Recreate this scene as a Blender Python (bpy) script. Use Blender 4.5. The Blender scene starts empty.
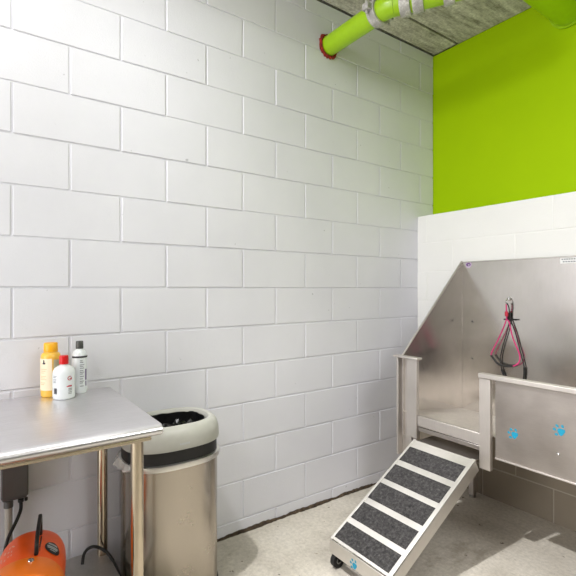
import bpy, bmesh, math, random
from mathutils import Vector, Matrix
random.seed(7)
S = bpy.context.scene
COL = S.collection
PI = math.pi

# ------------------------------------------------------------------ materials
def srgb(r, g, b):
    f = lambda c: (c/255/12.92) if c/255 <= .04045 else ((c/255+.055)/1.055)**2.4
    return (f(r), f(g), f(b), 1)

class NT:
    def __init__(s, name):
        s.m = bpy.data.materials.new(name); s.m.use_nodes = True
        s.t = s.m.node_tree; s.b = s.t.nodes['Principled BSDF']
    def n(s, typ, **kw):
        nd = s.t.nodes.new(typ)
        for k, v in kw.items(): setattr(nd, k, v)
        return nd
    def l(s, a, b): s.t.links.new(a, b)
    def coord(s, scale=(1, 1, 1), which='Object'):
        tc = s.n('ShaderNodeTexCoord'); mp = s.n('ShaderNodeMapping')
        mp.inputs['Scale'].default_value = scale
        s.l(tc.outputs[which], mp.inputs['Vector']); return mp.outputs[0]
    def noise(s, scale=5, detail=4, rough=.5, sc=(1, 1, 1)):
        nd = s.n('ShaderNodeTexNoise'); nd.inputs['Scale'].default_value = scale
        nd.inputs['Detail'].default_value = detail; nd.inputs['Roughness'].default_value = rough
        s.l(s.coord(sc), nd.inputs['Vector']); return nd.outputs['Fac']
    def ramp(s, fac, stops):
        nd = s.n('ShaderNodeValToRGB'); e = nd.color_ramp.elements
        while len(e) < len(stops): e.new(.5)
        for el, (p, c) in zip(e, stops): el.position = p; el.color = c
        s.l(fac, nd.inputs['Fac']); return nd.outputs['Color']
    def mix(s, fac, a, b, mode='MIX'):
        nd = s.n('ShaderNodeMix', data_type='RGBA', blend_type=mode)
        if hasattr(fac, 'links'): s.l(fac, nd.inputs[0])
        else: nd.inputs[0].default_value = fac
        for v, i in ((a, 6), (b, 7)):
            if hasattr(v, 'links'): s.l(v, nd.inputs[i])
            else: nd.inputs[i].default_value = v
        return nd.outputs[2]
    def bump(s, h, strength=.3, dist=.002):
        nd = s.n('ShaderNodeBump'); nd.inputs['Strength'].default_value = strength
        nd.inputs['Distance'].default_value = dist
        s.l(h, nd.inputs['Height']); s.l(nd.outputs[0], s.b.inputs['Normal'])
    def set(s, **kw):
        for k, v in kw.items():
            i = s.b.inputs[k.replace('_', ' ')]
            if hasattr(v, 'links'): s.l(v, i)
            else: i.default_value = v
        return s.m

def g(v): return (v, v, v, 1)

def plain(name, col, rough=.5, metal=0, **kw):
    t = NT(name)
    nz = t.noise(35, 3)
    c = t.mix(nz, tuple(x*.9 for x in col[:3])+(1,), tuple(min(1, x*1.06) for x in col[:3])+(1,))
    t.set(Base_Color=c, Roughness=rough, Metallic=metal, **kw)
    return t.m

def paint_block(name, c1, c2, rough=.55, spots=True):
    t = NT(name)
    c = t.ramp(t.noise(1.6, 5, .6), [(.3, c1), (.7, c2)])
    if spots:   # dings and scuffs in the paint
        sp = t.ramp(t.noise(34, 2, .4), [(.0, g(1)), (.205, g(1)), (.235, g(0))])
        c = t.mix(sp, c, tuple(x*.7 for x in c1[:3])+(1,))
    h1 = t.noise(160, 3, .7); h2 = t.noise(40, 3, .6)
    m = t.n('ShaderNodeMath', operation='ADD'); t.l(h1, m.inputs[0]); t.l(h2, m.inputs[1])
    t.bump(m.outputs[0], .28, .002)
    return t.set(Base_Color=c, Roughness=rough)

M = {}
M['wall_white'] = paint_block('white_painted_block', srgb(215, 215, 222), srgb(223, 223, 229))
M['wall_room'] = paint_block('white_painted_room_wall', srgb(225, 224, 222), srgb(232, 231, 229), spots=False)
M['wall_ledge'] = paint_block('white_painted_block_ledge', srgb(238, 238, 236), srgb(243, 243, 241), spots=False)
M['green_wall'] = paint_block('lime_green_wall_paint', srgb(160, 196, 0), srgb(165, 200, 0), .6, spots=False)
M['green_wall'].node_tree.nodes['Principled BSDF'].inputs['Specular IOR Level'].default_value = .1
M['wall_dark'] = paint_block('dark_reflection_wall', srgb(64, 60, 57), srgb(70, 66, 63), spots=False)  # charcoal set on the unseen right wall to darken the bath's reflections
M['raw_block'] = paint_block('bare_grey_block', srgb(126, 116, 102), srgb(146, 135, 120), .8, spots=False)
M['mortar'] = paint_block('bare_mortar', srgb(158, 148, 134), srgb(172, 163, 150), .85, spots=False)

def floor_mat():
    t = NT('worn_concrete_floor')
    c = t.ramp(t.noise(2.2, 8, .65), [(.25, srgb(158, 150, 138)), (.5, srgb(194, 187, 175)), (.75, srgb(208, 202, 192))])
    fine = t.ramp(t.noise(55, 6, .75), [(.3, g(.62)), (.6, g(1.0))])
    c = t.mix(.8, c, fine, 'MULTIPLY')
    sp = t.ramp(t.noise(26, 3, .5), [(.0, g(1)), (.27, g(1)), (.31, g(0))])
    c = t.mix(sp, c, srgb(96, 86, 74))
    st = t.ramp(t.noise(3.1, 6, .7, (1, .6, 1)), [(.0, g(.75)), (.33, g(.6)), (.42, g(0))])
    c = t.mix(st, c, srgb(140, 130, 114))
    t.bump(t.noise(60, 6, .7), .35, .004)
    return t.set(Base_Color=c, Roughness=.62)
M['floor'] = floor_mat()

def ceil_mat():
    t = NT('board_marked_concrete_ceiling')
    streak = t.ramp(t.noise(9, 7, .7, (2.4, .5, 1)), [(.3, srgb(136, 129, 119)), (.5, srgb(204, 198, 190)), (.7, srgb(242, 238, 231))])
    fine = t.ramp(t.noise(60, 5, .7), [(.3, g(.5)), (.62, g(1))])
    t.bump(t.noise(30, 6, .7, (2, .6, 1)), .5, .006)
    return t.set(Base_Color=t.mix(.8, streak, fine, 'MULTIPLY'), Roughness=.85)
M['ceiling'] = ceil_mat()
M['dark_gap'] = plain('dark_joint_gap', srgb(34, 30, 26), .9)

def steel(name, base, rough, direction=(1, 1, 40), smudge=.5, lo=.8):
    t = NT(name)
    br = t.noise(14, 5, .7, direction)
    sm = t.noise(4.5, 5, .65)
    c = t.ramp(br, [(.25, tuple(x*lo for x in base[:3])+(1,)), (.75, base)])
    c = t.mix(smudge, c, t.ramp(sm, [(.3, g(.66)), (.7, g(1))]), 'MULTIPLY')
    r = t.ramp(sm, [(.3, g(rough*.85)), (.7, g(rough*1.2))])
    return t.set(Base_Color=c, Roughness=r, Metallic=1.0)
M['tub_steel'] = steel('brushed_tub_steel', srgb(228, 223, 219), .2, (30, 30, 1), .35, .88)
M['basin_steel'] = steel('worn_basin_steel', srgb(226, 220, 212), .5, (4, 4, 4), .4)
M['gate_steel'] = steel('brushed_gate_steel', srgb(184, 177, 172), .42, (2, 2, 30), .35, .88)
M['post_steel'] = steel('satin_post_steel', srgb(212, 206, 201), .5, (20, 20, 1), .2, .9)
M['table_steel'] = steel('brushed_table_steel', srgb(240, 238, 240), .33, (30, 1, 30), .25)
M['leg_steel'] = steel('polished_tube_steel', srgb(214, 200, 178), .2, (1, 1, 1), .2)
M['bin_steel'] = steel('brushed_bin_steel', srgb(184, 175, 163), .24, (30, 30, .6), 0, .92)
M['ramp_steel'] = steel('satin_ramp_steel', srgb(226, 222, 217), .5, (3, 3, 3), .15, .92)
M['chrome'] = plain('chrome', srgb(220, 220, 220), .12, 1)
M['galv'] = steel('dull_galvanised', srgb(196, 194, 190), .5, (3, 3, 3), .6)

def speck(name, c1, c2, scale, rough=.9):
    t = NT(name)
    n = t.noise(scale, 6, .8)
    c = t.ramp(n, [(.35, c1), (.52, tuple((a+b)/2*.8 for a, b in zip(c1, c2))), (.68, c2)])
    t.bump(n, .7, .003)
    return t.set(Base_Color=c, Roughness=rough)
M['tread'] = speck('gritty_tread', srgb(12, 11, 12), srgb(84, 81, 81), 75)
M['collar'] = speck('red_firestop_putty', srgb(96, 22, 14), srgb(186, 52, 34), 60)
M['green_pipe'] = plain('lime_green_pipe_paint', srgb(158, 200, 18), .3)
M['coupling'] = speck('grey_clamp_metal', srgb(150, 147, 142), srgb(226, 223, 218), 30, .5)
M['rim_grey'] = plain('grey_lid_plastic', srgb(172, 171, 163), .35)
M['black_plastic'] = plain('black_plastic', srgb(17, 16, 16), .45)
M['black_rubber'] = plain('black_rubber', srgb(20, 19, 19), .6)
M['bag_black'] = speck('crumpled_black_bag', srgb(8, 8, 9), srgb(30, 30, 32), 18, .3)
M['box_grey'] = plain('dark_grey_box', srgb(84, 82, 82), .5)
M['conduit_grey'] = plain('painted_conduit', srgb(176, 170, 162), .5)
M['orange'] = plain('orange_plastic', srgb(255, 92, 10), .3)
M['orange_light'] = plain('light_orange_plastic', srgb(255, 124, 12), .3)
M['yellow_bottle'] = plain('yellow_bottle_plastic', srgb(236, 186, 74), .3)
M['yellow_cap'] = plain('yellow_cap_plastic', srgb(246, 176, 24), .35)
M['cream_label'] = plain('cream_label', srgb(242, 226, 196), .5)
M['white_bottle'] = plain('white_bottle_plastic', srgb(226, 230, 233), .3)
M['white_label'] = plain('white_label', srgb(240, 240, 240), .5)
M['red'] = plain('red_plastic', srgb(212, 18, 20), .35)
M['dark_grey'] = plain('dark_grey_plastic', srgb(70, 70, 68), .4)
M['dark_ink'] = plain('dark_ink', srgb(52, 46, 56), .6)
M['grey_ink'] = plain('grey_ink', srgb(140, 142, 148), .6)
M['red_ink'] = plain('red_ink', srgb(190, 44, 66), .6)
M['purple_ink'] = plain('purple_ink', srgb(92, 44, 122), .6)
M['pale_lilac'] = plain('pale_lilac_sticker', srgb(206, 188, 214), .5)
M['cyan'] = plain('cyan_paint', srgb(6, 136, 168), .5)
M['pink'] = plain('pink_cord', srgb(196, 46, 112), .7)
M['silver_ink'] = plain('silver_ink', srgb(176, 180, 184), .4)
M['white_scuff'] = plain('white_scuff', srgb(246, 190, 168), .7)
def film():
    t = NT('clear_bag_film')
    return t.set(Base_Color=srgb(232, 230, 226), Roughness=.15, Alpha=.4)
M['film'] = film()

# ------------------------------------------------------------------ mesh helpers
class MB:
    def __init__(s): s.bm = bmesh.new(); s.mi = 0
    def face(s, vs):
        try: f = s.bm.faces.new(vs); f.material_index = s.mi; return f
        except ValueError: return None
    def box(s, x0, x1, y0, y1, z0, z1, M4=None):
        v = [Vector((x, y, z)) for x in (x0, x1) for y in (y0, y1) for z in (z0, z1)]
        if M4: v = [M4 @ p for p in v]
        v = [s.bm.verts.new(p) for p in v]
        for q in ((0, 1, 3, 2), (4, 6, 7, 5), (0, 4, 5, 1), (2, 3, 7, 6), (0, 2, 6, 4), (1, 5, 7, 3)):
            s.face([v[i] for i in q])
        return s
    def prism(s, poly, fn, d0, d1):
        """poly: list of 2D points; fn(a,b,d) -> 3D."""
        A = [s.bm.verts.new(fn(a, b, d0)) for a, b in poly]
        B = [s.bm.verts.new(fn(a, b, d1)) for a, b in poly]
        s.face(A); s.face(B[::-1])
        n = len(poly)
        for i in range(n):
            s.face([A[i], B[i], B[(i+1) % n], A[(i+1) % n]])
        return s
    def loft(s, rings, cap0=True, cap1=True):
        R = [[s.bm.verts.new(p) for p in r] for r in rings]
        n = len(R[0])
        for a, b in zip(R, R[1:]):
            for i in range(n):
                s.face([a[i], a[(i+1) % n], b[(i+1) % n], b[i]])
        if cap0: s.face(R[0][::-1])
        if cap1: s.face(R[-1])
        return s
    def tube(s, pts, r, n=12, caps=True):
        pts = [Vector(p) for p in pts]
        rr = r if isinstance(r, (list, tuple)) else [r]*len(pts)
        rings = []; up = None
        for i, p in enumerate(pts):
            t = (pts[min(i+1, len(pts)-1)]-pts[max(i-1, 0)]).normalized()
            if up is None:
                up = Vector((0, 0, 1)) if abs(t.z) < .9 else Vector((0, 1, 0))
            a = t.cross(up).normalized(); up = a.cross(t).normalized()
            rings.append([p+(a*math.cos(2*PI*k/n)+up*math.sin(2*PI*k/n))*rr[i] for k in range(n)])
        return s.loft(rings, caps, caps)
    def lathe(s, prof, c=(0, 0, 0), n=32, sx=1, sy=1, M4=None, caps=True):
        rings = []
        for r, z in prof:
            ring = []
            for k in range(n):
                p = Vector((c[0]+r*sx*math.cos(2*PI*k/n), c[1]+r*sy*math.sin(2*PI*k/n), c[2]+z))
                ring.append(M4 @ p if M4 else p)
            rings.append(ring)
        return s.loft(rings, caps, caps)
    def build(s, name, mats, parent=None, bevel=0, smooth=True, seg=2, angle=35):
        bm = s.bm
        bmesh.ops.recalc_face_normals(bm, faces=bm.faces)
        me = bpy.data.meshes.new(name)
        bm.to_mesh(me); bm.free()
        for m in (mats if isinstance(mats, (list, tuple)) else [mats]):
            me.materials.append(m)
        o = bpy.data.objects.new(name, me); COL.objects.link(o)
        if smooth:
            me.shade_smooth()
            me.set_sharp_from_angle(angle=math.radians(angle))
        if bevel:
            b = o.modifiers.new('Bevel', 'BEVEL'); b.width = bevel; b.segments = seg
            b.limit_method = 'ANGLE'; b.angle_limit = math.radians(35)
            b.harden_normals = False
        if parent:
            o.parent = parent
            o.matrix_parent_inverse = Matrix.Translation(-parent.location)
            # parents here are unrotated empties or meshes at the origin
        return o

def thing(name, loc, label, cat, group=None):
    o = bpy.data.objects.new(name, None); COL.objects.link(o)
    o.location = loc; o.empty_display_size = .05
    o['label'] = label; o['category'] = cat
    if group: o['group'] = group
    return o

def struct(o): o['kind'] = 'structure'; return o

def smooth_path(pts, n=8):
    """Catmull-Rom through the points."""
    P = [Vector(p) for p in pts]; out = []
    for i in range(len(P)-1):
        p0 = P[max(i-1, 0)]; p1 = P[i]; p2 = P[i+1]; p3 = P[min(i+2, len(P)-1)]
        for k in range(n):
            t = k/n
            out.append(.5*((2*p1)+(p2-p0)*t+(2*p0-5*p1+4*p2-p3)*t*t+(3*p1-p0-3*p2+p3)*t**3))
    out.append(P[-1]); return out

# ------------------------------------------------------------------ room shell
H = 2.93
PITCH, LEN = .1985, .4064
def block_wall(name, fn, u0, u1, z0, z1, zbase, joint_u, mats, raw_below=None, depth=.0045, thick=.12, jw=.0035, bev=.003):
    """fn(u, z, d): d>0 goes into the wall. Courses of struck blocks, joints recessed by real geometry."""
    mb = MB()
    # backing slab, its face is the bottom of the joints
    mb.mi = 0
    P = [(u0, z0), (u1, z0), (u1, z1), (u0, z1)]
    if raw_below is not None:
        mb.prism([(u0, raw_below), (u1, raw_below), (u1, z1), (u0, z1)], fn, depth, thick)
        mb.mi = 2
        mb.prism([(u0, z0), (u1, z0), (u1, raw_below), (u0, raw_below)], fn, depth, thick)
    else:
        mb.prism(P, fn, depth, thick)
    k0 = int(math.floor((z0-zbase)/PITCH)); k = k0
    while zbase+k*PITCH < z1:
        za = max(z0, zbase+k*PITCH); zb = min(z1, zbase+(k+1)*PITCH)
        off = joint_u+(LEN/2 if k % 2 == 0 else 0)
        j = int(math.floor((u0-off)/LEN))
        while off+j*LEN < u1:
            ua = max(u0, off+j*LEN); ub = min(u1, off+(j+1)*LEN); j += 1
            if ub-ua < .03 or zb-za < .015: continue
            mb.mi = 1 if (raw_below is not None and zb <= raw_below+.01) else 0
            e = [jw if abs(v-w) > 1e-4 else 0 for v, w in ((ua, u0), (ub, u1), (za, z0), (zb, z1))]
            a0, a1, b0, b1 = ua+e[0], ub-e[1], za+e[2], zb-e[3]
            dz = random.uniform(-.0011, .0011)
            jit = lambda: random.uniform(-.0011, .0011)
            outer = [(a0+jit(), b0+jit()), (a1+jit(), b0+jit()), (a1+jit(), b1+jit()), (a0+jit(), b1+jit())]
            bl = bev if e[0] else 0; br = bev if e[1] else 0; bb = bev if e[2] else 0; bt = bev*.5 if e[3] else 0
            inner = [(outer[0][0]+bl, outer[0][1]+bb), (outer[1][0]-br, outer[1][1]+bb),
                     (outer[2][0]-br, outer[2][1]-bt), (outer[3][0]+bl, outer[3][1]-bt)]
            O = [mb.bm.verts.new(fn(a, b, depth+.0008)) for a, b in outer]
            Mi = [mb.bm.verts.new(fn((a*2+c)/3, (b*2+d)/3, depth*.3+dz)) for (a, b), (c, d) in zip(outer, inner)]
            I = [mb.bm.verts.new(fn(a, b, dz)) for a, b in inner]
            mb.face(I)
            for i in range(4):
                mb.face([O[i], O[(i+1) % 4], Mi[(i+1) % 4], Mi[i]])
                mb.face([Mi[i], Mi[(i+1) % 4], I[(i+1) % 4], I[i]])
        k += 1
    return struct(mb.build(name, mats, smooth=False))

XR, YF = 4.6, -2.6
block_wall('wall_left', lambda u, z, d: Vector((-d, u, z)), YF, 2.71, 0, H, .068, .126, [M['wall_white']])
# upper back wall: smooth lime green, set back above the block ledge
mb = MB().box(-.12, XR+.12, 2.715, 2.85, 1.70, H); struct(mb.build('wall_back_upper', M['green_wall']))
# lower back wall: block, painted white above and bare below, its top is the ledge
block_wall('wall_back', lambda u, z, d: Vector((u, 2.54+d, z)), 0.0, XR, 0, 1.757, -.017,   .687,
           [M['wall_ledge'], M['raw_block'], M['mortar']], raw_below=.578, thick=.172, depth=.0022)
struct(MB().box(XR, XR+.12, YF, 2.71, 0, H).build('wall_right', M['wall_dark']))
struct(MB().box(-.12, XR+.12, YF-.12, YF, 0, H).build('wall_front', M['wall_room']))
struct(MB().box(-.12, XR+.12, YF-.12, 2.85, -.12, 0).build('floor', M['floor']))
# ceiling: precast concrete panels with open joints running along the left wall
mb = MB()
mb.box(-.12, XR+.12, YF-.12, 2.85, H+.03, H+.15)
xs = [.004, .196, 1.40, 2.6, 3.8, XR]
for i in range(len(xs)-1):
    z = H+(.006 if i == 0 else 0)
    mb.box(xs[i]+(.006 if i == 0 else .011), xs[i+1]-.011, YF, 2.713, z, H+.04)
struct(mb.build('ceiling', M['ceiling'], bevel=.003))
mb = MB()
for x in xs[:-1]:
    mb.box(x-.012, x+.012, YF, 2.713, H+.02, H+.032)
struct(mb.build('trim_1', M['dark_gap']))
# ragged gap of broken concrete along the foot of the left wall
mb = MB()
y = .5; prev = None
n = 120
top = []; out = []
for i in range(n+1):
    y = .45+(2.2-.45)*i/n
    h = .014+.005*math.sin(i*.37)*math.sin(i*.11+1)+random.uniform(-.003, .003)
    w = .012+.003*math.sin(i*.23+2)+random.uniform(-.003, .003)
    if y > 2.05: h *= max(.1, (2.2-y)/.15); w *= max(.15, (2.2-y)/.15)
    a = mb.bm.verts.new((-.002, y, 0.0)); b = mb.bm.verts.new((.0015, y, max(.004, h)))
    b2 = mb.bm.verts.new((.006, y, max(.003, h*.75))); c = mb.bm.verts.new((max(.008, w), y, .0012))
    c2 = mb.bm.verts.new((max(.008, w)+.001, y, -.002))
    row = [a, b, b2, c, c2]
    if prev:
        for k in range(4): mb.face([prev[k], row[k], row[k+1], prev[k+1]])
    prev = row
struct(mb.build('wall_foot_gap_left', speck('crumbled_wall_foot', srgb(30, 22, 15), srgb(104, 86, 66), 45)))

# ------------------------------------------------------------------ work table
TZ = .842
T = thing('work_table', (.38, -.15, 0), 'stainless steel work table against the left wall with three bottles on it', 'table')
Y0, Y1 = -1.05, .476
mb = MB()
# top with rolled front and end edges: profile swept as a prism along y
prof = [(.04, TZ-.036), (.04, TZ)] + [(.662+.028*math.sin(i*PI/10), TZ-.0175+.0175*math.cos(i*PI/10)) for i in range(11)] + [(.06, TZ-.036)]
mb.prism(prof, lambda a, b, d: Vector((a, d, b)), Y0, Y1)
mb.build('tabletop', M['table_steel'], T, bevel=.004)
mb = MB()
mb.box(.632, .668, Y0+.02, Y1-.03, TZ-.048, TZ-.0362)
mb.box(.06, .09, Y0+.02, Y1-.03, TZ-.048, TZ-.0362)
mb.box(.091, .631, Y1-.07, Y1-.03, TZ-.048, TZ-.0362)
mb.box(.091, .631, Y0+.02, Y0+.06, TZ-.048, TZ-.0362)
mb.build('apron_channel', M['leg_steel'], T, bevel=.003)
SHZ = .172
for (x, yy) in ((.608, .42), (.085, .436), (.608, Y0+.06), (.085, Y0+.06)):
    mb = MB().tube([(x, yy, .03), (x, yy, TZ-.0485)], .0195, 20)
    lg = mb.build('leg', M['leg_steel'], T)
    MB().lathe([(.0195, 0), (.021, .004), (.021, .024), (.016, .03)], (x, yy, 0), 18).build('foot', M['galv'], lg)
mb = MB()
# undershelf: pan with folded rim, its corners notched for the legs
mb.box(.045, .635, Y0+.04, .455, SHZ-.004, SHZ)
mb.box(.045, .635, .451, .455, SHZ-.034, SHZ-.0041)
mb.box(.631, .635, Y0+.04, .4505, SHZ-.034, SHZ-.0041)
mb.box(.045, .049, Y0+.04, .4505, SHZ-.034, SHZ-.0041)
mb.build('undershelf', M['galv'], T, bevel=.001)

# ------------------------------------------------------------------ bottles
def bottle_tag(fn_name, loc, label): return thing(fn_name, loc, label, 'bottle', 'grooming bottles on the table')
SC = {}
def wrap(mb, c, rx, ry, a0, a1, z0, z1, n=12, off=.0006):
    """a curved label patch on an elliptical bottle, with thickness."""
    for i in range(n):
        t0 = a0+(a1-a0)*i/n; t1 = a0+(a1-a0)*(i+1)/n
        P = []
        for zz in (z0, z1):
            for o_ in (0, off):
                for t in (t0, t1):
                    P.append(mb.bm.verts.new((c[0]+(rx+o_)*math.cos(t), c[1]+(ry+o_)*math.sin(t), c[2]+zz)))
        mb.face([P[2], P[3], P[7], P[6]])
    return mb
R_ = math.radians
# angles are measured about the bottle's own axis; the camera sees it from about -10 degrees
# yellow bottle
c = (.077, .249, TZ)
B = bottle_tag('shampoo_bottle', c, 'tall yellow bottle with a yellow cap and cream label, leftmost on the steel table')
mb = MB().lathe([(.030, 0), (.034, .004), (.035, .02), (.035, .165), (.034, .178), (.029, .186), (.024, .189), (.024, .192)], c, 36)
mb.build('body', M['yellow_bottle'], B)
MB().lathe([(.0245, .1925), (.025, .195), (.0242, .227), (.022, .23)], c, 32).build('cap', M['yellow_cap'], B)
lb = wrap(MB(), c, .035, .035, R_(-95), R_(0), .03, .165, 16).build('front_sticker', M['cream_label'], B)
mb = MB()
wrap(mb, c, .0357, .0357, R_(-56), R_(-38), .142, .149, 4)
wrap(mb, c, .0357, .0357, R_(-52), R_(-44), .149, .160, 3)
mb.build('printed_mark', M['dark_ink'], lb)
mb = MB()
for i, z in enumerate((.12, .112, .104, .09, .083, .076, .062, .055)):
    wrap(mb, c, .0357, .0357, R_(-72), R_(-30-(i*7) % 17), z, z+.0022, 6)
mb.build('printed_text', plain('pale_orange_ink', srgb(222, 186, 140), .6), lb)
wrap(MB(), c, .035, .035, R_(8), R_(48), .03, .16, 10).build('back_sticker', plain('grey_green_label', srgb(196, 192, 160), .5), B)
B.scale = (1.0, 1.0, .89)
# white bottle with red cap
c = (.147, .284, TZ)
B = bottle_tag('shampoo_bottle', c, 'short round white bottle with a red cap, frontmost of the bottles')
mb = MB().lathe([(.036, 0), (.041, .004), (.042, .012), (.042, .108), (.040, .120), (.034, .130), (.024, .138), (.015, .142), (.015, .146)], c, 40)
mb.build('body', M['white_bottle'], B)
MB().lathe([(.0175, .1465), (.018, .149), (.0172, .181), (.0155, .183)], c, 28).build('cap', M['red'], B)
mb = MB()
# round red emblem: a ring drawn as short curved strokes
for k in range(14):
    t = k/14*2*PI; t2 = (k+1)/14*2*PI
    if .2 < t < .8: continue
    pts = []
    for q in (t, t2):
        for rr in (.0065, .0095):
            ang = R_(22)+rr*math.cos(q)/.042; z = .09+rr*math.sin(q)
            pts.append(mb.bm.verts.new((c[0]+.0426*math.cos(ang), c[1]+.0426*math.sin(ang), c[2]+z)))
    mb.face([pts[0], pts[1], pts[3], pts[2]])
wrap(mb, c, .042, .042, R_(20), R_(30), .087, .0905, 3, .0008)
wrap(mb, c, .042, .042, R_(5), R_(34), .054, .058, 6, .0008)
wrap(mb, c, .042, .042, R_(12), R_(34), .058, .060, 6, .0008)
mb.build('red_print', M['red_ink'], B)
mb = MB()
for i, z in enumerate((.10, .094, .085, .079, .073)):
    wrap(mb, c, .042, .042, R_(-70), R_(-46-(i*5) % 9), z, z+.0025, 5, .0008)
for z in (.044, .038, .03, .024): wrap(mb, c, .042, .042, R_(14), R_(34), z, z+.003, 5, .0008)
mb.build('grey_print', M['grey_ink'], B)
mb = MB()
for i in range(5): wrap(mb, c, .042, .042, R_(-64+i*4), R_(-61.5+i*4), .026, .05, 1, .0008)
mb.build('barcode', M['dark_ink'], B)
B.scale = (.92, .92, .88)
# white bottle with grey cap
c = (.084, .350, TZ)
B = bottle_tag('shampoo_bottle', c, 'slim white bottle with a dark grey cap and black neck stripe, nearest the bin')
mb = MB().lathe([(.026, 0), (.030, .004), (.031, .014), (.031, .15), (.029, .163), (.023, .174), (.015, .180), (.0145, .184)], c, 36)
mb.build('body', M['white_bottle'], B)
MB().lathe([(.0155, .1845), (.0158, .187), (.0148, .214), (.0135, .216)], c, 28).build('cap', M['dark_grey'], B)
wrap(MB(), c, .0303, .0303, R_(-80), R_(80), .148, .1555, 16, .0014).build('neck_stripe', M['dark_ink'], B)
mb = MB()
for i, z in enumerate((.135, .128, .118, .111, .104, .094, .087, .08, .07, .06, .05, .043, .03)):
    wrap(mb, c, .031, .031, R_(-8), R_(12+(i*7) % 15), z, z+.003, 4, .0008)
mb.build('grey_print', M['grey_ink'], B)
mb = MB(); wrap(mb, c, .031, .031, R_(36), R_(50), .055, .10, 4, .0008); wrap(mb, c, .031, .031, R_(38), R_(48), .03, .05, 4, .0008)
mb.build('purple_print', M['purple_ink'], B)
B.scale = (.9, .9, .95)

# ------------------------------------------------------------------ waste bin
BC = (.203, .678)
def oval(off, z, n=64, a=.158, b=.196, e=2.6):
    out = []
    for k in range(n):
        t = 2*PI*k/n; ct, st = math.cos(t), math.sin(t)
        x = (a+off)*math.copysign(abs(ct)**(2/e), ct); yv = (b+off)*math.copysign(abs(st)**(2/e), st)
        out.append(Vector((BC[0]+x, BC[1]+yv, z)))
    return out
W = thing('waste_bin', (BC[0], BC[1], 0), 'oval stainless open top waste bin between the table and the ramp', 'waste bin')
MB().loft([oval(-.006, 0), oval(.0, .004), oval(.0, .03), oval(-.003, .032)]).build('base_ring', M['black_plastic'], W)
mb = MB().loft([oval(-.004, .0325), oval(-.004, .556)], True, True)
mb.build('shell', M['bin_steel'], W)
MB().loft([oval(-.002, .5562), oval(.005, .557), oval(.0065, .565), oval(.005, .577), oval(-.004, .579)]).build('collar_ring', plain('pale_rim_metal', srgb(222, 220, 215), .3, 1), W)
MB().loft([oval(-.006, .5792), oval(-.006, .628)]).build('black_band', M['black_plastic'], W)
ld = MB().loft([oval(-.012, .6282), oval(.001, .629), oval(.003, .64), oval(.001, .675), oval(-.007, .701), oval(-.018, .714), oval(-.028, .718), oval(-.038, .715),
                oval(-.045, .704), oval(-.049, .66), oval(-.051, .632)], True, True).build('lid', M['rim_grey'], W)
# small embossed mark on the lid front
mb = MB()
for i in range(5): mb.box(BC[0]+.1588, BC[0]+.1605, BC[1]-.02+i*.0085, BC[1]-.0145+i*.0085, .648, .655)
mb.build('lid_mark', M['silver_ink'], ld)
# liner inside: crumpled black film
L = thing('bin_liner', (BC[0], BC[1], .634), 'crumpled black bin liner inside the open top of the steel bin', 'bin bag')
mb = MB()
ringsN = [1.0, .8, .6, .4, .2]
base = [p-Vector((BC[0], BC[1], 0)) for p in oval(-.0535, 0, 48)]
rows = []
for zz in (.706, .69, .67): rows.append([mb.bm.verts.new((BC[0]+p.x*(1-random.uniform(0, .012)), BC[1]+p.y*(1-random.uniform(0, .012)), zz+random.uniform(-.003, .003))) for p in base])
for q in ringsN:
    rows.append([mb.bm.verts.new((BC[0]+p.x*q, BC[1]+p.y*q, .645+random.uniform(0, .04)*(1 if q < 1 else .2))) for p in base])
for a, b in zip(rows, rows[1:]):
    for i in range(48): mb.face([a[i], a[(i+1) % 48], b[(i+1) % 48], b[i]])
mb.face(rows[-1])
mb.build('film', M['bag_black'], L, smooth=False)
# clear liner edge hanging out below the black band on the table side
mb = MB()
prev = None
full = oval(.006, 0, 160)
for k in range(96, 136):
    p = full[k % 160]; q = (k-96)/40; w = math.sin(q*PI)
    d = (Vector((p.x-BC[0], p.y-BC[1], 0))).normalized()
    wob = .005*math.sin(k*1.3)+.004*math.sin(k*.7+1)
    drop = .006+.016*w+.004*math.sin(k*.9)
    r = [mb.bm.verts.new(p+d*(0.0)+Vector((0, 0, .585))), mb.bm.verts.new(p+d*(.006+max(0, wob)*w)+Vector((0, 0, .575-drop*.4))),
         mb.bm.verts.new(p+d*(.012*w+.001+max(0, wob)*w)+Vector((0, 0, .572-drop*.75))), mb.bm.verts.new(p+d*(.003)+Vector((0, 0, .572-drop)))]
    if prev:
        for i in range(3): mb.face([prev[i], r[i], r[i+1], prev[i+1]])
    prev = r
o = mb.build('overhang', M['film'], L); o['label'] = 'clear bag edge hanging out under the black band'

# ------------------------------------------------------------------ outlet box and cords
O = thing('outlet_box', (.03, .133, .45), 'dark grey weatherproof outlet box on the wall under the table', 'electrical box')
MB().box(.0005, .05, .092, .172, .458, .64).build('housing', M['box_grey'], O, bevel=.006)
MB().box(.0505, .06, .088, .176, .47, .645).build('cover', M['box_grey'], O, bevel=.005)
MB().lathe([(.013, -.014), (.016, -.013), (.016, .012)], (.03, .113, .444), 18).build('conduit_hub', M['box_grey'], O)
MB().tube([(.03, .113, .001), (.03, .113, .429)], .0125, 16).build('conduit', M['conduit_grey'], O)
MB().lathe([(.008, 0), (.010, .002), (.010, .012)], (.045, .152, .445), 14).build('cord_gland', M['black_plastic'], O)
MB().lathe([(.004, 0), (.006, .002), (.006, .012)], (.045, .169, .446), 12).build('latch', M['black_plastic'], O)

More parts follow.
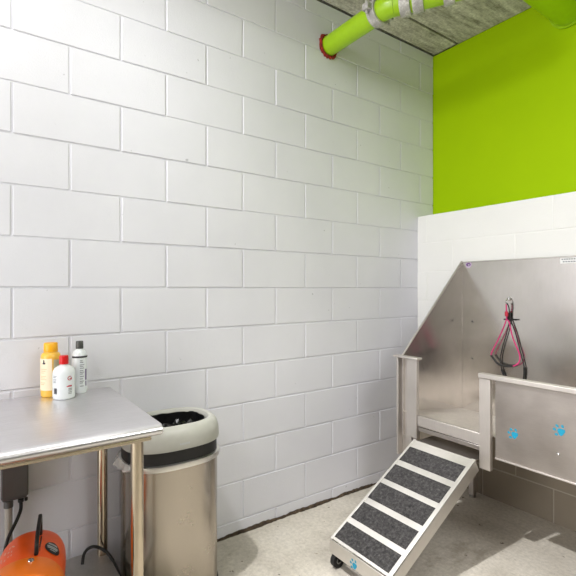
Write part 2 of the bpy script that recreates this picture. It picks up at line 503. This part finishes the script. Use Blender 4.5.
def cord(name, pts, r, label, mat='black_rubber', cat='cord', group=None):
    o = MB().tube(smooth_path(pts, 8), r, 8).build(name, M[mat])
    o['label'] = label; o['category'] = cat
    if group: o['group'] = group
    return o
cord('power_cord', [(.045, .152, .446), (.065, .150, .425), (.10, .135, .405), (.135, .105, .36), (.15, .090, .30), (.155, .075, .235), (.17, .04, .195), (.22, -.02, .180), (.30, -.045, .180), (.40, -.03, .182), (.46, .0, .205), (.47, .035, .23)], .006,
     'black power cord hanging from the outlet box beside the orange blower')
cord('loose_cord', [(.13, .352, .180), (.125, .358, .212), (.125, .372, .230), (.125, .395, .232), (.125, .422, .215), (.145, .448, .190), (.20, .470, .140), (.28, .472, .07), (.34, .468, .02), (.40, .45, .008), (.46, .40, .008), (.52, .33, .008)], .006,
     'black cord looped over the undershelf corner behind the front table leg')

# ------------------------------------------------------------------ orange blower
BX = thing('air_blower', (.42, .13, SHZ), 'orange air blower with black handle lying on the undershelf', 'blower')
ax = Vector((-.98, .199, 0)); side = Vector((.199, .98, 0))  # axis points to its far end; side is to the right as seen
ctr = Vector((.447, .135, SHZ+.151))
def blower_M(loc): return Matrix(((ax.x, side.x, 0, loc.x), (ax.y, side.y, 0, loc.y), (0, 0, 1, loc.z), (0, 0, 0, 1)))
MB4 = blower_M(ctr)
def capsule(stations, n=40, e=2.3):
    rings = []
    for u, w, h in stations:
        ring = []
        for k in range(n):
            t = 2*PI*k/n; ct, st = math.cos(t), math.sin(t)
            ring.append(MB4 @ Vector((u, w*math.copysign(abs(ct)**(2/e), ct), h*math.copysign(abs(st)**(2/e), st))))
        rings.append(ring)
    return rings
st = [(-.10, .104, .115), (-.06, .104, .116), (.0, .103, .115), (.08, .102, .112), (.16, .101, .105)]
for a in range(1, 9):
    th = a/8*PI/2
    st.append((.16+.085*math.sin(th), max(.004, .101*math.cos(th)**.62), max(.004, .105*math.cos(th)**.62)))
MB().loft(capsule(st)).build('housing', M['orange'], BX)
MB().loft(capsule([(-.115, .108, .119), (-.11, .111, .123), (-.02, .111, .123), (-.012, .108, .12), (-.01, .104, .1155)])).build('front_shroud', M['orange_light'], BX)
MB().loft(capsule([(-.22, .08, .08), (-.19, .09, .09), (-.14, .103, .113), (-.1155, .107, .118)])).build('nozzle', M['black_plastic'], BX)
# handle: flat black arch standing along the axis
mb = MB()
path = smooth_path([(.005, .112), (.02, .145), (.06, .172), (.12, .172), (.165, .15), (.185, .098)], 6)if False else None
arch = [(.0, .113), (.005, .142), (.03, .162), (.07, .175), (.125, .185), (.135, .178), (.14, .160), (.145, .110)]
arch_in = [(.02, .113), (.024, .135), (.042, .148), (.075, .158), (.11, .164), (.118, .158), (.122, .148), (.127, .111)]
poly = arch+arch_in[::-1]
mb.prism(poly, lambda a, b, d: MB4 @ Vector((a, d+.026, b)), -.0055, .0055)
hd = mb.build('handle', M['black_plastic'], BX, bevel=.003)
mb = MB(); mb.prism([(.018, .128), (.075, .134), (.075, .124), (.018, .116)], lambda a, b, d: MB4 @ Vector((a, d+.026, b)), .006, .010)
mb.build('handle_latch', M['chrome'], hd)
# oval decal on the upper right, wrapped on the surface
def surf(u, phi, off=.001, e=2.3):
    for a, b in zip(st, st[1:]):
        if a[0] <= u <= b[0]:
            f = (u-a[0])/(b[0]-a[0]); w = a[1]+(b[1]-a[1])*f; h = a[2]+(b[2]-a[2])*f; break
    ct, sn = math.cos(phi), math.sin(phi)
    return MB4 @ Vector((u, (w+off)*math.copysign(abs(ct)**(2/e), ct), (h+off)*math.copysign(abs(sn)**(2/e), sn)))
def decal(mb, u0, ph0, ru, rp, off, n=28, K=4):
    rows = [[mb.bm.verts.new(surf(u0+ru*q/K*math.cos(2*PI*k/n), ph0+rp*q/K*math.sin(2*PI*k/n), off)) for k in range(n)] for q in range(1, K+1)]
    cc = mb.bm.verts.new(surf(u0, ph0, off))
    for k in range(n): mb.face([cc, rows[0][k], rows[0][(k+1) % n]])
    for a, b in zip(rows, rows[1:]):
        for k in range(n): mb.face([a[k], b[k], b[(k+1) % n], a[(k+1) % n]])
mb = MB(); decal(mb, .065, R_(52), .036, .27, .0015)
dc = mb.build('decal', M['black_plastic'], BX)
mb = MB()
def patch(mb, u0, u1, p0, p1, off, n=6):
    for i in range(n):
        a, b = p0+(p1-p0)*i/n, p0+(p1-p0)*(i+1)/n
        mb.face([mb.bm.verts.new(surf(*q, off)) for q in ((u0, a), (u1, a), (u1, b), (u0, b))])
for (u0, u1, p0, p1) in ((.078, .088, 44, 62), (.064, .071, 42, 64), (.055, .062, 43, 63), (.045, .050, 46, 58)):
    patch(mb, u0, u1, R_(p0), R_(p1), .0026)
mb.build('decal_print', M['silver_ink'], dc)
mb = MB()
for i in range(16):
    u = random.uniform(.02, .11); p = R_(random.uniform(112, 132)); patch(mb, u, u+random.uniform(.004, .016), p, p+R_(random.uniform(1, 3.5)), .0012, 1)
mb.build('scuff_marks', M['white_scuff'], BX)
mb = MB(); mb.lathe([(.009, 0), (.008, .003), (.003, .0045)], (0, 0, 0), 16, M4=Matrix.Translation(MB4 @ Vector((-.035, .016, .1215))))
mb.build('screw', M['chrome'], BX)
for u in (-.07, .12):
    for s in (-1, 1):
        MB().box(u-.02, u+.02, s*.06-.012, s*.06+.012, -.1508, -.085, MB4).build('foot', M['black_rubber'], BX, bevel=.003)

# ------------------------------------------------------------------ dog bath
XL, XE, YB, YT = .352, 1.98, 2.535, 1.95
D = thing('dog_bath', (1.1, 2.25, 0), 'stainless steel dog wash bath with raised sides against the white ledge wall', 'dog bath')
# back panel with folded top edge
mb = MB().box(XL+.003, XE-.003, 2.527, 2.530, .44, 1.425)
mb.box(XL+.003, XE-.003, 2.521, 2.527, 1.419, 1.4255)
bp = mb.build('back_panel', M['tub_steel'], D, bevel=.001)
for (x, z) in ((.425, 1.052), (.424, .825)):
    MB().lathe([(.006, 0), (.006, .002), (.004, .003)], (0, 0, 0), 16, M4=Matrix.Translation((x, 2.527, z)) @ Matrix.Rotation(PI/2, 4, 'X')).build('hole_plug', M['box_grey'], bp)
# round sticker and label strip
dM = lambda x, z: Matrix.Translation((x, 2.5265, z)) @ Matrix.Rotation(PI/2, 4, 'X')
stk = MB().lathe([(.0205, 0), (.0205, .0008)], (0, 0, 0), 28, M4=dM(.400, 1.406)).build('round_sticker', M['pale_lilac'], bp)
mb = MB()
mb.lathe([(.0135, .001), (.0135, .0014)], (0, 0, 0), 22, sx=1.15, sy=.75, M4=dM(.399, 1.406))
mb.build('sticker_emblem', M['purple_ink'], stk)
MB().lathe([(.005, .0016), (.005, .002)], (0, 0, 0), 18, sx=1.2, sy=.6, M4=dM(.402, 1.404)).build('sticker_spot', M['white_label'], stk)
lab = MB().box(.930, 1.115, 2.5258, 2.5268, 1.387, 1.420).build('label_strip', M['white_label'], bp)
mb = MB(); 
for i in range(15):
    mb.box(.937+i*.0115, .945+i*.0115, 2.5252, 2.5257, 1.4065, 1.4125)
for i in range(12): mb.box(.943+i*.0125, .952+i*.0125, 2.5252, 2.5257, 1.3935, 1.3995)
mb.build('label_text', M['grey_ink'], lab)
# hook for the leads
HX, HZ = .658, 1.198
mb = MB().lathe([(.013, 0), (.013, .003), (.009, .006)], (0, 0, 0), 18, M4=dM(HX, HZ))
mb.tube(smooth_path([(HX, 2.522, HZ), (HX, 2.50, HZ-.004), (HX, 2.490, HZ-.018), (HX, 2.496, HZ-.032), (HX, 2.508, HZ-.03)], 5), .0035, 8)
mb.build('hook', M['chrome'], bp)
# sides with slanted tops
for nm, x in (('side_panel', XL), ('side_panel', XE)):
    s = 1 if x == XL else -1
    poly = [(2.530, 1.425), (2.530, .44), (1.962, .44), (1.962, .875)]
    mb = MB().prism(poly, lambda a, b, d: Vector((d, a, b)), x-.003*s*0, x+.003*s)
    sp = mb.build(nm, M['tub_steel'], D)
    # folded bright rim along the slant
    mb = MB(); mb.prism([(2.530, 1.4255), (1.962, .8755), (1.962, .8815), (2.530, 1.4315)], lambda a, b, d: Vector((d, a, b)), x-.008*s, x+.003*s)
    mb.build('folded_rim', M['post_steel'], sp)
# front post, left of the opening: flange, recess and strip
def post_left(x0, x1, zb):
    mb = MB()
    mb.box(x0, x0+.012, 1.945, 1.9855, .33, .873)          # outer flange
    mb.box(x0+.012, x0+.072, 1.982, 1.986, .33, .873)       # recessed web
    mb.box(x0+.072, x1, 1.943, 1.965, zb, .873)            # forward strip
    return mb.build('post', M['post_steel'], D, bevel=.0015)
p = post_left(.325, .464, .452)
MB().box(.312, .478, 1.93, 1.975, .8735, .885).build('post_cap', M['post_steel'], p, bevel=.003)
mb = MB().lathe([(.007, 0), (.006, .004), (.002, .005)], (0, 0, 0), 14, M4=Matrix.Translation((.375, 1.981, .545)) @ Matrix.Rotation(PI/2, 4, 'X'))
mb.build('bolt', M['chrome'], p)
# basin floor, sloped to the back, and the sill across the opening
mb = MB().prism([(1.975, .572), (1.975, .566), (2.526, .496), (2.526, .502)], lambda a, b, d: Vector((d, a, b)), XL+.0035, XE-.0035)
mb.build('basin_floor', M['basin_steel'], D)
mb = MB()
mb.box(.466, .824, 1.948, 1.973, .524, .575)
mb.box(.466, .824, 1.950, 1.954, .519, .524)
sl = mb.build('sill', M['post_steel'], D, bevel=.004)
MB().box(.466, .824, 1.955, 1.99, .492, .5135).build('sill_channel', M['gate_steel'], sl, bevel=.002)
# front gate with post, top rail and sunken panel
def R2(x): return x
G = MB().box(.896, XE-.01, 1.960, 1.963, .474, .838).build('front_gate', M['gate_steel'], D)
mb = MB(); mb.box(.826, .880, 1.943, 1.965, .414, .836); mb.box(.8805, .8955, 2.006, 2.010, .575, .836)
mb.build('gate_post', M['post_steel'], G, bevel=.0015)
MB().box(.822, XE, 1.938, 1.972, .8365, .860).build('top_rail', M['post_steel'], G, bevel=.004)
MB().box(.896, XE-.01, 1.953, 1.9595, .474, .482).build('bottom_lip', M['post_steel'], G, bevel=.002)
for (x, z) in ((.889, .60), (1.165, .577)):
    MB().lathe([(.006, 0), (.005, .004), (.002, .005)], (0, 0, 0), 14, M4=Matrix.Translation((x, 2.005 if x < .9 else 1.9595, z)) @ Matrix.Rotation(PI/2, 4, 'X')).build('gate_bolt', M['chrome'], G)
def paw(parent, MM, s):
    mb = MB()
    def disc(cx, cy, rx, ry, rot):
        mb.lathe([(1, 0), (1, .0006)], (0, 0, 0), 18, M4=MM @ Matrix.Translation((cx*s, cy*s, 0)) @ Matrix.Rotation(rot, 4, 'Z') @ Matrix.Diagonal((rx*s, ry*s, 1, 1)))
    pad = []
    for k in range(28):
        t = 2*PI*k/28; q = .42+.06*math.cos(3*(t-PI/2))
        pad.append((q*s*math.cos(t), q*s*.9*math.sin(t)))
    mb.prism(pad, lambda a, b, d: MM @ Vector((a, b, d)), 0, .0006)
    for (x, y, r) in ((-.62, .22, .5), (-.26, .68, .15), (.26, .68, -.15), (.62, .22, -.5)):
        disc(x, y, .13, .19, r)
    return mb.build('paw_print', M['cyan'], parent, smooth=False)
for (x, z) in ((.985, .607), (1.176, .671)):
    paw(G, Matrix.Translation((x, 1.9597, z)) @ Matrix.Rotation(PI/2, 4, 'X') @ Matrix.Rotation(R_(58), 4, 'Z'), .036)
# legs
for (x, yy) in ((.462, 2.47), (1.90, 2.47), (.40, 2.02), (1.90, 2.02)):
    mb = MB().box(x-.016, x+.016, yy-.016, yy+.016, .012, .438 if yy > 2.2 else .52)
    lg = mb.build('leg', M['post_steel'], D, bevel=.002)
    MB().lathe([(.02, 0), (.02, .006), (.012, .0115)], (x, yy, 0), 16).build('foot', M['galv'], lg)
# under-pan frame
mb = MB().box(.37, 1.96, 2.455, 2.485, .438, .466)
mb.build('under_frame', M['post_steel'], D)

# ------------------------------------------------------------------ leads on the hook
def lead(name, label, pts_cord, sleeves, mat, r=.0038):
    t = thing(name, (HX, 2.5, HZ-.03), label, 'grooming lead', 'leads hanging on the bath hook')
    MB().tube(smooth_path(pts_cord, 8), r, 8).build('cord', M[mat], t)
    for s in sleeves: MB().tube(smooth_path(s, 8), r*1.75, 10).build('sleeve', M['black_rubber'], t)
    return t
yl = 2.503
k = (HX, yl, 1.08)
t = lead('grooming_lead', 'pink loop lead hanging from the hook in the bath',
     [(HX-.001, 2.494, HZ-.026), (HX-.002, 2.497, HZ-.06), (HX-.006, yl, 1.075), (.612, yl, .975), (.572, yl, .895), (.562, yl, .868), (.572, yl, .848), (.60, yl, .822),
      (.65, yl, .810), (.695, yl, .818), (.722, yl, .838), (.731, yl, .868), (.722, yl, .905), (.69, yl, .98), (HX+.012, yl, 1.06), (HX-.001, yl, 1.078)],
     [[(.562, yl, .862), (.58, yl, .840), (.605, yl, .818), (.65, yl, .810), (.692, yl, .817)]], 'pink')
MB().tube([(HX-.002, 2.498, 1.125), (HX-.002, 2.500, 1.098)], .009, 12).build('slide', M['red_ink'], t)
yb = 2.516
t = lead('grooming_lead', 'black loop lead hanging behind the pink one on the same hook',
     [(HX+.004, 2.496, HZ-.026), (HX+.010, 2.505, HZ-.055), (HX+.008, yb, 1.08), (.648, yb, 1.0), (.625, yb, .92), (.612, yb, .86), (.613, yb, .81), (.628, yb, .76), (.645, yb, .71), (.69, yb, .69), (.735, yb, .72),
      (.748, yb, .77), (.747, yb, .82), (.727, yb, .90), (.70, yb, 1.0), (HX+.014, yb, 1.075)],
     [[(.618, yb, .785), (.628, yb, .76), (.645, yb, .71), (.69, yb, .69), (.735, yb, .72), (.748, yb, .77), (.748, yb, .815)]], 'black_rubber', .0033)
MB().box(HX-.010, HX+.014, 2.509, 2.522, 1.082, 1.118).build('slide', M['black_plastic'], t, bevel=.003)
MB().tube([(HX-.024, 2.512, 1.079), (HX+.05, 2.512, 1.079)], .0042, 8).build('toggle_bar', M['black_rubber'], t)

# ------------------------------------------------------------------ ramp
RP = thing('pet_ramp', (.657, 1.6, 0), 'steel ramp with five black grip treads leading up to the dog bath', 'ramp')
y0, z0, y1, z1 = 1.9, .460, 1.325, .130
LL = math.hypot(y1-y0, z1-z0); tv = Vector((0, (y1-y0)/LL, (z1-z0)/LL)); nv = Vector((0, tv.z, -tv.y))
if nv.z < 0: nv = -nv
RX0, RX1 = .482, .833
RM = Matrix(((1, 0, 0, 0), (0, tv.y, nv.y, y0), (0, tv.z, nv.z, z0), (0, 0, 0, 1)))   # local (x, along, normal)
treads = [(.05, .148), (.181, .279), (.308, .408), (.438, .534), (.562, .650)]
mb = MB()
mb.box(RX0, RX1, 0, LL, -.006, -.0015, RM)                     # deck
edges = [0]+[v for tt in treads for v in tt]+[LL]
for i in range(0, len(edges), 2):
    mb.box(RX0+.011, RX1-.020, edges[i]+(.0005 if i else 0), edges[i+1]-.0005, -.0014, 0.0, RM)
mb.build('deck', M['ramp_steel'], RP)
for (a, b) in ((RX0-.002, RX0+.0105), (RX1-.0195, RX1)):
    mb = MB().box(a, b, -.004, LL+.002, -.0065, .0015, RM)
    xw = (a, a+.004) if a < .6 else (b-.004, b)
    mb.prism([(.0, -.0066), (LL+.001, -.0066), (LL+.001, -.045), (LL-.03, -.062), (.0, -.062)], lambda u, v, d: RM @ Vector((d, u, v)), *xw)
    mb.build('side_rail', M['ramp_steel'], RP, bevel=.001)
for (a, b) in treads:
    MB().box(RX0+.0112, RX1-.0202, a, b, -.0013, .0012, RM).build('tread', M['tread'], RP)
# lower front plate hanging vertically, with a paw print
fp = MB().box(RX0-.002, RX1, 1.318, 1.3225, .066, .1265).build('front_plate', M['ramp_steel'], RP, bevel=.001)
paw(fp, Matrix.Translation((.641, 1.3178, .084)) @ Matrix.Rotation(PI/2, 4, 'X') @ Matrix.Rotation(R_(55), 4, 'Z'), .032)
# hinge plate that lies under the bath sill
MB().box(.49, .822, 1.905, 2.06, .450, .454).build('hinge_plate', M['gate_steel'], RP)
# support legs under the top end and casters at the low end
for x in (RX0+.02, RX1-.03):
    w = MB().tube([(x-.012, 1.345, .033), (x+.012, 1.345, .033)], .032, 22).build('caster', M['black_rubber'], RP)
    MB().tube([(x-.0135, 1.345, .033), (x+.0135, 1.345, .033)], .014, 16).build('hub', M['galv'], w)
    mb = MB(); mb.box(x-.0185, x-.0145, 1.335, 1.372, .03, .082); mb.box(x+.0145, x+.0185, 1.335, 1.372, .03, .082); mb.box(x-.0185, x+.0185, 1.335, 1.372, .082, .0855)
    mb.build('fork', M['black_plastic'], w, bevel=.001)

# ------------------------------------------------------------------ green pipes
PZ, PY, PR = 2.690, 1.722, .0555
P1 = thing('pipe', (0.2, PY, PZ), 'lime green pipe leaving the left wall through a red collar', 'pipe')
bend = [(.425, PY, PZ)]
for i in range(1, 9):
    a = i/8*R_(30); bend.append((  .425+.13*math.sin(a), PY+.13*(1-math.cos(a)), PZ))
a = R_(30); e = bend[-1]
MB().tube([(-.02, PY, PZ), (.425, PY, PZ)], PR, 32).build('run', M['green_pipe'], P1)
MB().tube(bend, PR, 32).build('elbow', M['green_pipe'], P1)
far = (e[0]+math.cos(a)*.335, e[1]+math.sin(a)*.335, PZ)
MB().tube([e, far], PR, 32).build('branch', M['green_pipe'], P1)
def coupling(c, d, parent, r=PR):
    d = Vector(d).normalized(); c = Vector(c)
    q = d.to_track_quat('Z', 'Y').to_matrix().to_4x4(); MM = Matrix.Translation(c) @ q
    cp = MB().lathe([(r+.001, -.026), (r+.010, -.025), (r+.012, -.018), (r+.0125, .018), (r+.010, .025), (r+.001, .026)], (0, 0, 0), 32, M4=MM).build('coupling', M['coupling'], parent)
    for s in (-1, 1):
        mb = MB()
        mb.box(s*(r+.026)-.016, s*(r+.026)+.016, -.016, .016, -.02, .02, MM)
        mb.tube([MM @ Vector((s*(r+.028), -.034, 0)), MM @ Vector((s*(r+.028), .034, 0))], .007, 8)
        mb.build('bolt_lug', M['coupling'], cp, bevel=.003)
coupling((.395, PY, PZ), (1, 0, 0), P1)
dv = (math.cos(a), math.sin(a), 0)
for q in (.055, .118, .262):
    coupling((e[0]+dv[0]*q, e[1]+dv[1]*q, PZ), dv, P1)
mb = MB()
ring = []
for k in range(40):
    t_ = 2*PI*k/40
    ring.append((t_, PR+.017+random.uniform(-.005, .006)))
for xx, rr in ((0.0005, 1.0), (.006, .98), (.012, .93)):
    pass
rows = []
for xx, f in ((.0003, 1.0), (.008, .96), (.014, .86)):
    rows.append([Vector((xx+random.uniform(0, .003)*(xx > .001), PY+math.cos(t_)*max(PR+.0012, r*f), PZ+math.sin(t_)*max(PR+.0012, r*f))) for t_, r in ring])
rows.append([Vector((.010, PY+math.cos(t_)*(PR+.0008), PZ+math.sin(t_)*(PR+.0008))) for t_, r in ring])
mb.loft(rows, False, False)
cl = mb.build('wall_collar', M['collar'], P1); cl['label'] = 'ragged red firestop collar'
P2 = thing('pipe', (.95, 2.3, 2.83), 'wide lime green pipe meeting the green wall at the top right', 'pipe')
R2_ = .09; cx, cz = .90, 2.812
MB().tube([(cx, .9, cz), (cx, 2.70, cz)], R2_, 40).build('run', M['green_pipe'], P2)
MB().tube([(cx, 2.701, cz), (cx, 2.714, cz)], [R2_+.012, R2_+.010], 40).build('wall_flange', M['green_pipe'], P2)

# ------------------------------------------------------------------ light
def area(name, loc, rot, sx, sy, power, col=(1, 1, 1), shape='RECTANGLE'):
    l = bpy.data.lights.new(name, 'AREA'); l.shape = shape; l.size = sx; l.size_y = sy; l.energy = power; l.color = col
    o = bpy.data.objects.new(name, l); o.location = loc; o.rotation_euler = rot; COL.objects.link(o); return o
CW = (1, 1, 1)
def spot(name, loc, to, cone, blend, power, soft):
    l = bpy.data.lights.new(name, 'SPOT'); l.energy = power; l.spot_size = R_(cone); l.spot_blend = blend; l.shadow_soft_size = soft
    o = bpy.data.objects.new(name, l); o.location = loc; COL.objects.link(o)
    o.rotation_euler = (Vector(to)-o.location).to_track_quat('-Z', 'Y').to_euler(); return o
area('ceiling_lamp_main', (.64, 0, 2.86), (0, 0, 0), .2, .2, 7.5, CW)
spot('floor_beam_fill', (.64, 0, 2.86), (1.3, 1.75, 0), 62, 1, 270, .03)  # extra narrow beam added at the main lamp, brightens floor and bath
spot('corner_beam_fill', (.64, .02, 2.86), (.6, 2.6, 1.3), 112, .8, 30, .14)  # extra wide beam added beside it, lifts the back corner and pipe shadow
area('room_fill', (2.8, 1.5, 2.88), (0, 0, 0), 1.4, 1.2, 38, CW)  # added soft fill under the ceiling, evens out the back and left walls
area('far_fill', (1.9, -1.5, 2.88), (0, 0, 0), 1.4, 1.0, 30, CW)  # added soft fill behind the camera, raises the overall level
area('front_wall_fill', (1.0, YF+.03, 1.2), (R_(90), 0, 0), 1.4, 2.1, 42, CW)  # added fill panel on the solid front wall, brightens bath and under-table area
w = bpy.data.worlds.new('room_ambient'); S.world = w; w.use_nodes = True
w.node_tree.nodes['Background'].inputs[0].default_value = (1, 1, 1, 1)
w.node_tree.nodes['Background'].inputs[1].default_value = .15

# ------------------------------------------------------------------ camera
cam = bpy.data.cameras.new('camera'); co = bpy.data.objects.new('camera', cam); COL.objects.link(co)
cam.sensor_fit = 'HORIZONTAL'; cam.sensor_width = 36; cam.lens = 36*445/576
cam.shift_y = 1/576
cam.clip_start = .02
co.location = (2.01, 0, 1.254)
A = R_(35.4)
fw = Vector((-math.cos(A), math.sin(A), 0))
co.rotation_euler = fw.to_track_quat('-Z', 'Y').to_euler()
S.camera = co
S.view_settings.view_transform = 'Standard'; S.view_settings.look = 'None'
S.view_settings.exposure = .42; S.view_settings.gamma = 1
S.view_settings.use_curve_mapping = False
